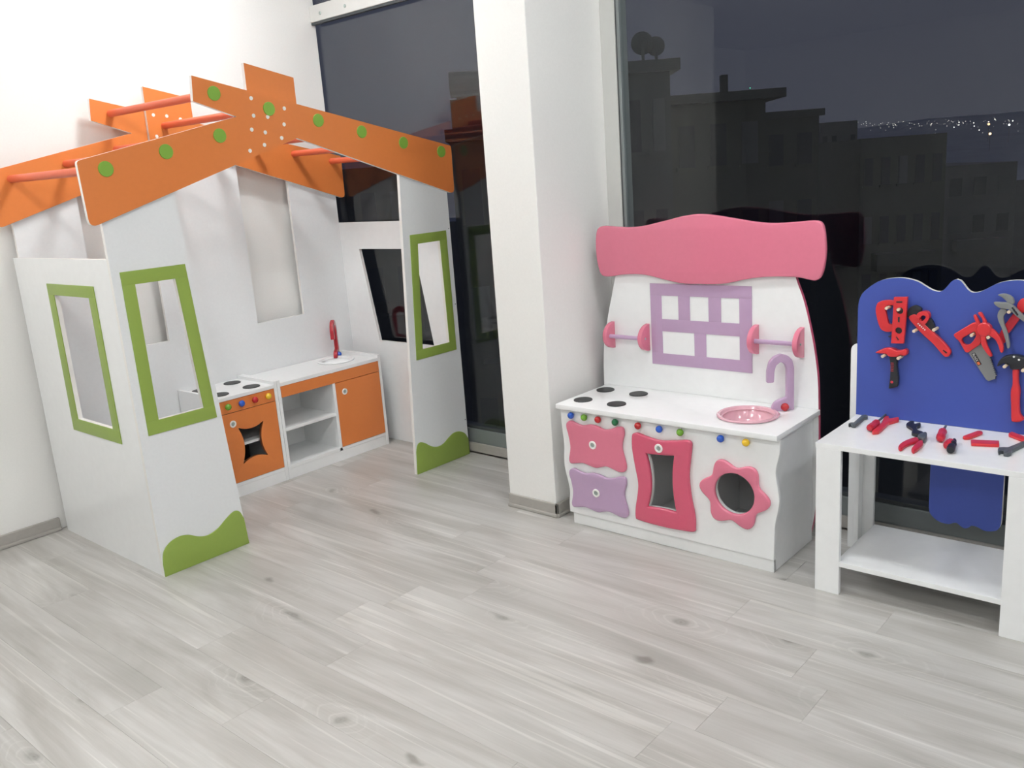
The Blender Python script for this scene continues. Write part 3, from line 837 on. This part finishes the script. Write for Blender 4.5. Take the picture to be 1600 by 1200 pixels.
tp_('upper_jaw', 'pw_jaw', 3.152, 3.166, TBLK, t, sm=1)
tp_('adjuster', 'pw_knurl', 3.152, 3.166, TBLK, t, rd=0.004)
bd_ = tp_('handle', 'pw_body', 3.150, 3.168, TRED, t, sm=1, bev=0.003)
tp_('collar', 'pw_ring', 3.144, 3.1695, TRED, t, ['pw_ring_h'], sm=1)
tp_('slot', 'pw_slot', 3.1490, 3.1499, TBLK, bd_, bev=0.0002)
pa, pb = P('pw_txt')
for i in range(5):
    q = (pa[0] + (pb[0] - pa[0]) * i / 4, pa[1] + (pb[1] - pa[1]) * i / 4)
    dx = Vector((pb[0] - pa[0], pb[1] - pa[1])).normalized()
    pr = Vector((-dx.y, dx.x))
    c = [(q[0] + dx.x * s * 0.0020 + pr.x * u * 0.0022, q[1] + dx.y * s * 0.0020 + pr.y * u * 0.0022) for s, u in ((-1, -1), (1, -1), (1, 1), (-1, 1))]
    plate('print', [c], 'x', 3.1493, 3.1499, INKW, bd_)
t = hang('toy_hammer', 'toy hammer with red head and black ribbed handle', 'toy tool', (XT, 1.01, 0.66))
tp_('hammer_head', 'h1_head', 3.143, 3.1695, TRED, t, sm=1, bev=0.004)
hh = tp_('handle', 'h1_handle', 3.148, 3.166, TBLK, t, rd=0.006, bev=0.004)
for i in range(6):
    box('grip_rib', 3.1468, 3.149, 1.0005, 1.0105, 0.7245 + i * 0.0058, 0.7262 + i * 0.0058, TRED2, hh, bev=0.0003)
lathe('grip_oval', [(0, 0), (0.005, 0), (0.004, 0.001), (0, 0.0012)], TRED2, (3.148, 1.005, 0.685), hh, axis='-x', n=16)
t = hang('toy_saw', 'grey toy handsaw with red handle and black brand label', 'toy tool', (XT, 0.75, 0.72))
# blade with teeth
sb = P('saw_b')
edge = [sb[4], sb[7]]
teeth = []
a, b = Vector(sb[4]), Vector(sb[7])
nn = Vector((-(b - a).y, (b - a).x)).normalized()
if nn.x > 0: nn = -nn
for i in range(11):
    teeth.append(tuple(a + (b - a) * (i / 11)))
    teeth.append(tuple(a + (b - a) * ((i + 0.8) / 11) + nn * 0.006))
blade = plate('blade', [sb[:4] + teeth + sb[7:]], 'x', 3.158, 3.163, [TGRY, TBLK], t, bev=0.0004)
tp_('handle', 'saw_h', 3.150, 3.1695, TRED, t, ['saw_hh'], rd=0.012, bev=0.003)
lab = plate('brand_label', [P('saw_l')], 'x', 3.1572, 3.1579, TBLK, blade)
q0, q1, q2, q3 = [Vector(p) for p in P('saw_l')]
dl = (q3 - q0); L_ = dl.length; dl.normalize()
pw = Vector((-dl.y, dl.x))
if (q1 - q0).dot(pw) < 0: pw = -pw
Wd = (q1 - q0).dot(pw)
fc = bpy.data.curves.new('brand', 'FONT')
fc.body = 'BLACK'
fc.size = 1.0
ob = bpy.data.objects.new('tmp', fc)
tm = bpy.data.meshes.new_from_object(ob)
bpy.data.objects.remove(ob); bpy.data.curves.remove(fc)
xs = [v.co.x for v in tm.vertices]; ys = [v.co.y for v in tm.vertices]
for v in tm.vertices:
    u = (v.co.x - min(xs)) / (max(xs) - min(xs)) if False else 0
mnx, mxx, mny, mxy = min(xs), max(xs), min(ys), max(ys)
o3 = q0
for v in tm.vertices:
    u = (v.co.x - mnx) / (mxx - mnx); w = (v.co.y - mny) / (mxy - mny)
    pp = o3 + dl * (L_ * (0.05 + 0.62 * u)) + pw * (Wd * (0.18 + 0.64 * w))
    v.co = (3.1570, pp.x, pp.y)
finish('lettering', tm, INKW, lab.parent, label='white lettering on the saw label')
cq = [o3 + dl * (L_ * s) + pw * (Wd * u) for s, u in ((0.72, 0.15), (0.95, 0.15), (0.95, 0.85), (0.72, 0.85))]
plate('orange_mark', [[tuple(c) for c in cq]], 'x', 3.1567, 3.1571, INKO, blade)
t = hang('toy_pliers', 'bright red toy pliers hanging over the saw handle', 'toy tool', (XT, 0.70, 0.81))
for k, nme in (('pl_j1', 'jaw'), ('pl_j2', 'jaw'), ('pl_l', 'handle'), ('pl_r', 'handle')):
    tp_(nme, k, 3.130, 3.144, TRED, t, sm=1, bev=0.003)
ph_ = P('pl_hub')[0]
lathe('hinge', [(0, 0), (0.0225, 0), (0.0225, 0.018), (0.019, 0.021), (0, 0.021)], TRED, (3.147, ph_[0], ph_[1]), t, axis='-x')
t = hang('grip_pliers', 'grey toy slip-joint pliers near the top right of the board', 'toy tool', (XT, 0.63, 0.84))
tp_('jaw', 'gp_j', 3.132, 3.144, TGRY, t, sm=1, bev=0.002)
gb = tp_('handle', 'gp_b', 3.128, 3.1425, TGRY, t, rd=0.008, bev=0.002)
tp_('handle', 'gp_h', 3.134, 3.146, TGRY, t, sm=1, bev=0.002)
gl_ = tp_('print_strip', 'gp_t', 3.1272, 3.1279, TBLK, gb)
for i in range(3):
    p0 = Vector(P('gp_t')[0]).lerp(Vector(P('gp_t')[3]), (i + 0.5) / 3); p1 = Vector(P('gp_t')[1]).lerp(Vector(P('gp_t')[2]), (i + 0.5) / 3)
    c = (p0 + p1) / 2
    box('print', 3.1266, 3.1271, c.x - 0.002, c.x + 0.002, c.y - 0.003, c.y + 0.003, INKW, gb, bev=0)
t = hang('toy_spanner', 'dark red toy wrench hanging behind the grey pliers', 'toy tool', (XT, 0.63, 0.85))
tp_('wrench_head', 'rw_h', 3.152, 3.166, TRED, t, sm=1, bev=0.003)
tp_('handle', 'rw_b', 3.154, 3.168, TRED2, t, rd=0.01, bev=0.003)
t = hang('claw_hammer', 'toy claw hammer with black head and red handle', 'toy tool', (XT, 0.61, 0.59))
hd = tp_('hammer_head', 'h2_head', 3.140, 3.1695, TBLK, t, sm=1, bev=0.005)
tp_('handle', 'h2_handle', 3.144, 3.167, TRED, t, sm=1, bev=0.006)
for a, b in P('h2_w'):
    lathe('rivet', [(0, 0), (0.0035, 0), (0.003, 0.001), (0, 0.0012)], INKW, (3.140, a, b), hd, axis='-x', n=12)

# ---- tools lying on the bench top
ZT = 0.5432
def lay(name, label, base):
    return root(name, label, 'toy tool', base, 'toy tools lying on the bench top')
def tz(part, key, h, m, parent, sm=0, bev=0.0025, rd=0.0, z0=ZT):
    p = P(key)
    if key == 'rp': p = [(a - 0.022, b) for a, b in p]
    p = cr(p, 4) if sm else (rounded(p, rd, 3) if rd else p)
    return plate(part, [p], 'z', z0, z0 + h, m, parent, bev=bev)
def single(name, key, h, m, label, **k):
    o = tz(name, key, h, m, None, **k)
    o['label'] = label; o['category'] = 'toy tool'; o['group'] = 'toy tools lying on the bench top'
    return o
single('open_spanner', 'w1', 0.012, TDGR, 'small grey toy spanner at the left rear corner of the bench', bev=0.002)
single('fork_piece', 'rp', 0.012, TRED, 'red forked toy tool lying beside the long screwdriver', rd=0.006)
def driver(name, key, label, r, m):
    p = P(key)
    z = ZT + r
    a = Vector((*p[0], z)); b = Vector((*p[1], z)); c = Vector((*p[2], z)); d = Vector((*p[3], z))
    r_ = lay(name, label, (a.x, a.y, ZT))
    L = (b - a).length
    lathe('handle', [(0, 0), (r * .6, 0.002), (r * .95, L * .12), (r, L * .35), (r * .8, L * .62), (r * .95, L * .72), (r * .95, L * .9), (r * .5, L), (0, L)], m, a, r_, axis=(b - a).normalized(), n=10, smooth=25)
    rod('shaft', b - (b - a).normalized() * 0.005, d, r * 0.34, TDGR, r_, r2=r * 0.26)
    return r_
driver('screwdriver', 'sd', 'toy screwdriver with dark red handle near the rear left of the bench', 0.0135, TRED2)
single('black_jaw', 'bc', 0.012, TBLK, 'black toy clamp jaw behind the red-handled pliers', sm=1)
r_ = lay('cutting_pliers', 'toy pliers with red handles and grey head lying near the front edge', (2.90, 0.85, ZT))
tz('handle', 'rpl', 0.012, TRED2, r_, sm=1, bev=0.004)
tz('handle', 'rpr', 0.013, TRED2, r_, sm=1, bev=0.004)
tz('pliers_head', 'rph', 0.018, TDGR, r_, sm=1, bev=0.003)
driver('stubby_screwdriver', 's2', 'short red toy screwdriver lying in the middle of the bench', 0.0145, TRED2)
# red and black drill bit holder
p = P('rb')
r_ = lay('bit_holder', 'small red and black toy bit holder next to the short screwdriver', (p[0][0], p[0][1], ZT))
a = Vector((*p[0], ZT + 0.013)); b = Vector((*p[1], ZT + 0.013))
lathe('red_half', [(0, 0), (0.009, 0.001), (0.013, 0.012), (0.013, 0.05), (0.008, 0.062), (0, 0.063)], TRED2, a, r_, axis=(b - a).normalized(), n=10)
a = Vector((*p[2], ZT + 0.013)); b = Vector((*p[3], ZT + 0.013)); c = Vector((*p[4], ZT + 0.013))
L = (c - a).length
lathe('black_half', [(0, 0), (0.010, 0.001), (0.013, 0.014), (0.012, L * .35), (0.008, L * .45), (0.012, L * .52), (0.010, L * .66), (0.005, L * .74), (0.008, L * .82), (0.005, L * .95), (0, L)], TBLK, a, r_, axis=(c - a).normalized(), n=12)
single('rounded_bar', 'b1', 0.010, TRED, 'red toy bar with rounded ends behind the square red bar', rd=0.008)
single('square_bar', 'b2', 0.010, TRED, 'red rectangular toy bar on the bench top', rd=0.002)
single('thin_bar', 'b3', 0.010, TRED, 'red toy bar at the right edge behind the grey spanner', rd=0.006)
single('big_spanner', 'w2', 0.013, TDGR, 'large grey toy spanner at the right front of the bench', rd=0.004, bev=0.002)

# ================================================================== town outside the window
def ray(px, py, depth):
    v = right * ((px - 800) / 1370.07) + down * ((py - 600) / 1370.07) + fwd
    return Vector((0, 0, 1.5)) + v * depth
BW = mat('dark_render', (104, 108, 106), 0.8, var=0.1, bscale=2)
BW2 = mat('brown_render', (104, 106, 100), 0.8, var=0.1, bscale=2)
BW3 = mat('pale_render', (120, 122, 120), 0.8, var=0.08, bscale=2)
BG = mat('night_pane', (82, 86, 88), 0.5)
BCUR = mat('curtain_pane', (114, 118, 116), 0.6)
ROOF = mat('dull_tiles', (92, 74, 66), 0.8, var=0.2, bscale=6)
GZ = -22.0
gr = box('ground_outside', -50, 2500, -1800, 2200, GZ - 1, GZ, mat('night_ground', (70, 72, 66), 0.95, var=0.3, bscale=0.05), bev=0, kind='structure')
gr['label'] = 'dark ground of the town below the windows'

def building(label, pxa, pxb, pytop, D, deep, wallm, over=0.0, nwin=3, nfl=5, extra=None, flh=3.0):
    a = ray(pxa, pytop, D); b = ray(pxb, pytop, D)
    top_ = (a.z + b.z) / 2
    c = (a + b) / 2
    w = (Vector((b.x, b.y)) - Vector((a.x, a.y))).length
    ang = math.atan2(b.y - a.y, b.x - a.x)
    r = root('apartment_block', label, 'building', (c.x, c.y, GZ))
    r.rotation_euler = (0, 0, ang)
    def lb(name, x0, x1, y0, y1, z0, z1, m, par):
        bm = bmesh.new(); add_box(bm, x0, x1, y0, y1, z0, z1)
        o = bpy.data.objects.new(name, bm_mesh(bm)); COL.objects.link(o); o.data.materials.append(m); o.parent = par
        return o
    H = top_ - GZ
    wl_ = lb('wall', -w / 2, w / 2, 0, deep, 0, H - 0.3, wallm, r)
    lb('roof_slab', -w / 2 - over, w / 2 + over, -over, deep, H - 0.3, H, wallm, r)
    for f in range(nfl):
        zt = H - 1.0 - f * flh
        if zt < 2: break
        for i in range(nwin):
            x = -w / 2 + w * (i + 0.5) / nwin
            ww = min(1.4, w / nwin * 0.5)
            o = lb('window_pane', x - ww / 2, x + ww / 2, -0.04, 0.03, zt - 1.4, zt, BCUR if (i + f * 2) % 5 == 2 else BG, wl_)
            lb('sill', x - ww / 2 - 0.1, x + ww / 2 + 0.1, -0.12, 0.0, zt - 1.5, zt - 1.4, wallm, wl_)
        if f and nwin > 1:
            lb('balcony', -w * 0.35, w * 0.35, -0.8, 0.0, zt - flh + 0.2, zt - flh + 1.1, wallm, wl_)
    return r, H, w
def dish(parent, x, y, z, r):
    bm = bmesh.new()
    n = 18
    rings = []
    for k in range(5):
        q = r * k / 4
        rings.append([bm.verts.new((x + q * math.cos(2 * math.pi * i / n), y - 0.12 * r + 0.35 * q * q / r, z + q * math.sin(2 * math.pi * i / n))) for i in range(n)] if k else [bm.verts.new((x, y - 0.12 * r, z))])
    for a_, b_ in zip(rings, rings[1:]):
        for i in range(n):
            j = (i + 1) % n
            bm.faces.new((a_[0], b_[i], b_[j]) if len(a_) == 1 else (a_[i], a_[j], b_[j], b_[i]))
    add_box(bm, x - 0.04, x + 0.04, y - 0.04, y + 0.04, z - r * 1.6, z)
    o = bpy.data.objects.new('satellite_dish', bm_mesh(bm)); COL.objects.link(o); o.data.materials.append(BW); o.parent = parent
r, H, w = building('block with two satellite dishes on its roof beside the pillar', 930, 1046, 97, 24, 8, BW, over=0.25, nwin=3, nfl=5)
dish(r, w * 0.22, 1.0, H + 0.60, 0.32); dish(r, w * 0.42, 1.2, H + 0.52, 0.27)
r, H, w = building('wide block with flat overhanging roof and a chimney', 1046, 1196, 146, 30, 9, BW2, over=0.55, nwin=3, nfl=5)
bm = bmesh.new(); add_box(bm, 0.28, 0.52, 0.6, 0.9, H, H + 0.65, 0.03)
o = bpy.data.objects.new('chimney', bm_mesh(bm)); COL.objects.link(o); o.data.materials.append(BW2); o.parent = r
building('lower block right of the overhanging roof', 1190, 1280, 173, 40, 9, BW2, over=0.2, nwin=2, nfl=5)
building('pale striped block in the middle distance', 1282, 1340, 190, 66, 12, BW3, nwin=4, nfl=4)
building('long low block under the city lights', 1345, 1480, 212, 45, 8, BW2, nwin=5, nfl=3)
building('small low building at the right behind the workbench board', 1476, 1590, 256, 70, 12, BW3, nwin=3, nfl=2)
r, H, w = building('block with a roof tank seen through the window behind the playhouse', 700, 880, 196, 22, 8, BW2, over=0.1, nwin=3, nfl=5)
bm = bmesh.new(); bmesh.ops.create_cone(bm, cap_ends=True, segments=20, radius1=0.32, radius2=0.32, depth=0.9)
bmesh.ops.rotate(bm, verts=bm.verts, matrix=Matrix.Rotation(math.pi / 2, 3, 'Y')); bmesh.ops.translate(bm, verts=bm.verts, vec=(-w * 0.32, 1.0, H + 1.15))
add_box(bm, -w * 0.32 - 0.3, -w * 0.32 + 0.3, 0.9, 1.1, H + 0.7, H + 1.0)
add_box(bm, -w * 0.32 - 0.45, -w * 0.32 + 0.9, 0.5, 1.9, H, H + 0.75)
o = bpy.data.objects.new('water_tank', bm_mesh(bm)); COL.objects.link(o); o.data.materials.append(BW); o.parent = r
building('block at the left edge of the playhouse window', 500, 640, 262, 35, 9, BW2, nwin=3, nfl=4)

# far hillside with the lights of the city
bm = bmesh.new()
rnd = random.Random(5)
top_px = [(300, 262), (500, 255), (700, 240), (850, 226), (1000, 215), (1150, 212), (1250, 206), (1350, 199), (1450, 190), (1550, 180), (1700, 168), (1900, 150), (2200, 140)]
prev = None
for (px, py) in top_px:
    t_ = ray(px, py, 1500); m_ = ray(px, py + 45, 900); l_ = ray(px, py + 200, 500)
    t_.z += rnd.uniform(-6, 6)
    l_.z = GZ
    row_ = [bm.verts.new(t_ + fwd * 400 - Vector((0, 0, 300))), bm.verts.new(t_), bm.verts.new(m_), bm.verts.new(l_)]
    if prev:
        for k in range(3):
            bm.faces.new((prev[k], row_[k], row_[k + 1], prev[k + 1]))
    prev = row_
hl = finish('hillside', bm_mesh(bm), mat('night_hill', (150, 156, 176), 0.95, var=0.2, bscale=0.02), None, kind='structure', smooth=60)
hl['label'] = 'dark hillside behind the town'

bm = bmesh.new()
for i in range(150):
    px = rnd.uniform(1290, 1640)
    py = 195 + (px - 1290) * -0.015 + rnd.gauss(0, 3.5) + (rnd.uniform(0, 18) if rnd.random() < 0.25 else 0)
    p = ray(px, py, 480)
    s = rnd.choice((0.10, 0.12, 0.16, 0.30 if px > 1480 else 0.14))
    bmesh.ops.create_icosphere(bm, subdivisions=1, radius=s, matrix=Matrix.Translation(p))
finish('city_lights', bm_mesh(bm), emit('far_light', (1.0, 0.95, 0.85), 2.4), None, label='tiny scattered lights of the distant city', cat='city lights', kind='stuff')
for px, py, rr, c, lab in ((1545, 194, 0.55, (1, 0.45, 0.2), 'upper orange street light in the distance'), (1547, 209, 0.65, (1, 0.62, 0.3), 'lower orange street light in the distance'),
                           (1577, 195, 0.5, (1, 1, 0.95), 'white street light at the far right'), (1433, 254, 0.3, (0.8, 1, 0.9), 'small pale street light below the city lights')):
    bm = bmesh.new()
    p = ray(px, py, 470)
    bmesh.ops.create_icosphere(bm, subdivisions=2, radius=rr, matrix=Matrix.Translation(p))
    add_box(bm, p.x - 0.08, p.x + 0.08, p.y - 0.08, p.y + 0.08, p.z - 9, p.z - rr * 0.9)
    me = bm_mesh(bm)
    o = finish('street_light', me, [emit('street_glow', c, 4.0), BW], None, label=lab, cat='street light', group='street lights in the distance')
    for pl_ in me.polygons:
        if pl_.center.z < 9 - rr * 1.2: pl_.material_index = 1
bm = bmesh.new()
p = ray(1172, 137.5, 29.2)
bmesh.ops.create_icosphere(bm, subdivisions=2, radius=0.018, matrix=Matrix.Translation(p))
finish('roof_lamp', bm_mesh(bm), emit('green_glow', (0.1, 0.9, 0.5), 2.0), None, label='tiny green lamp on the overhanging roof', cat='lamp')
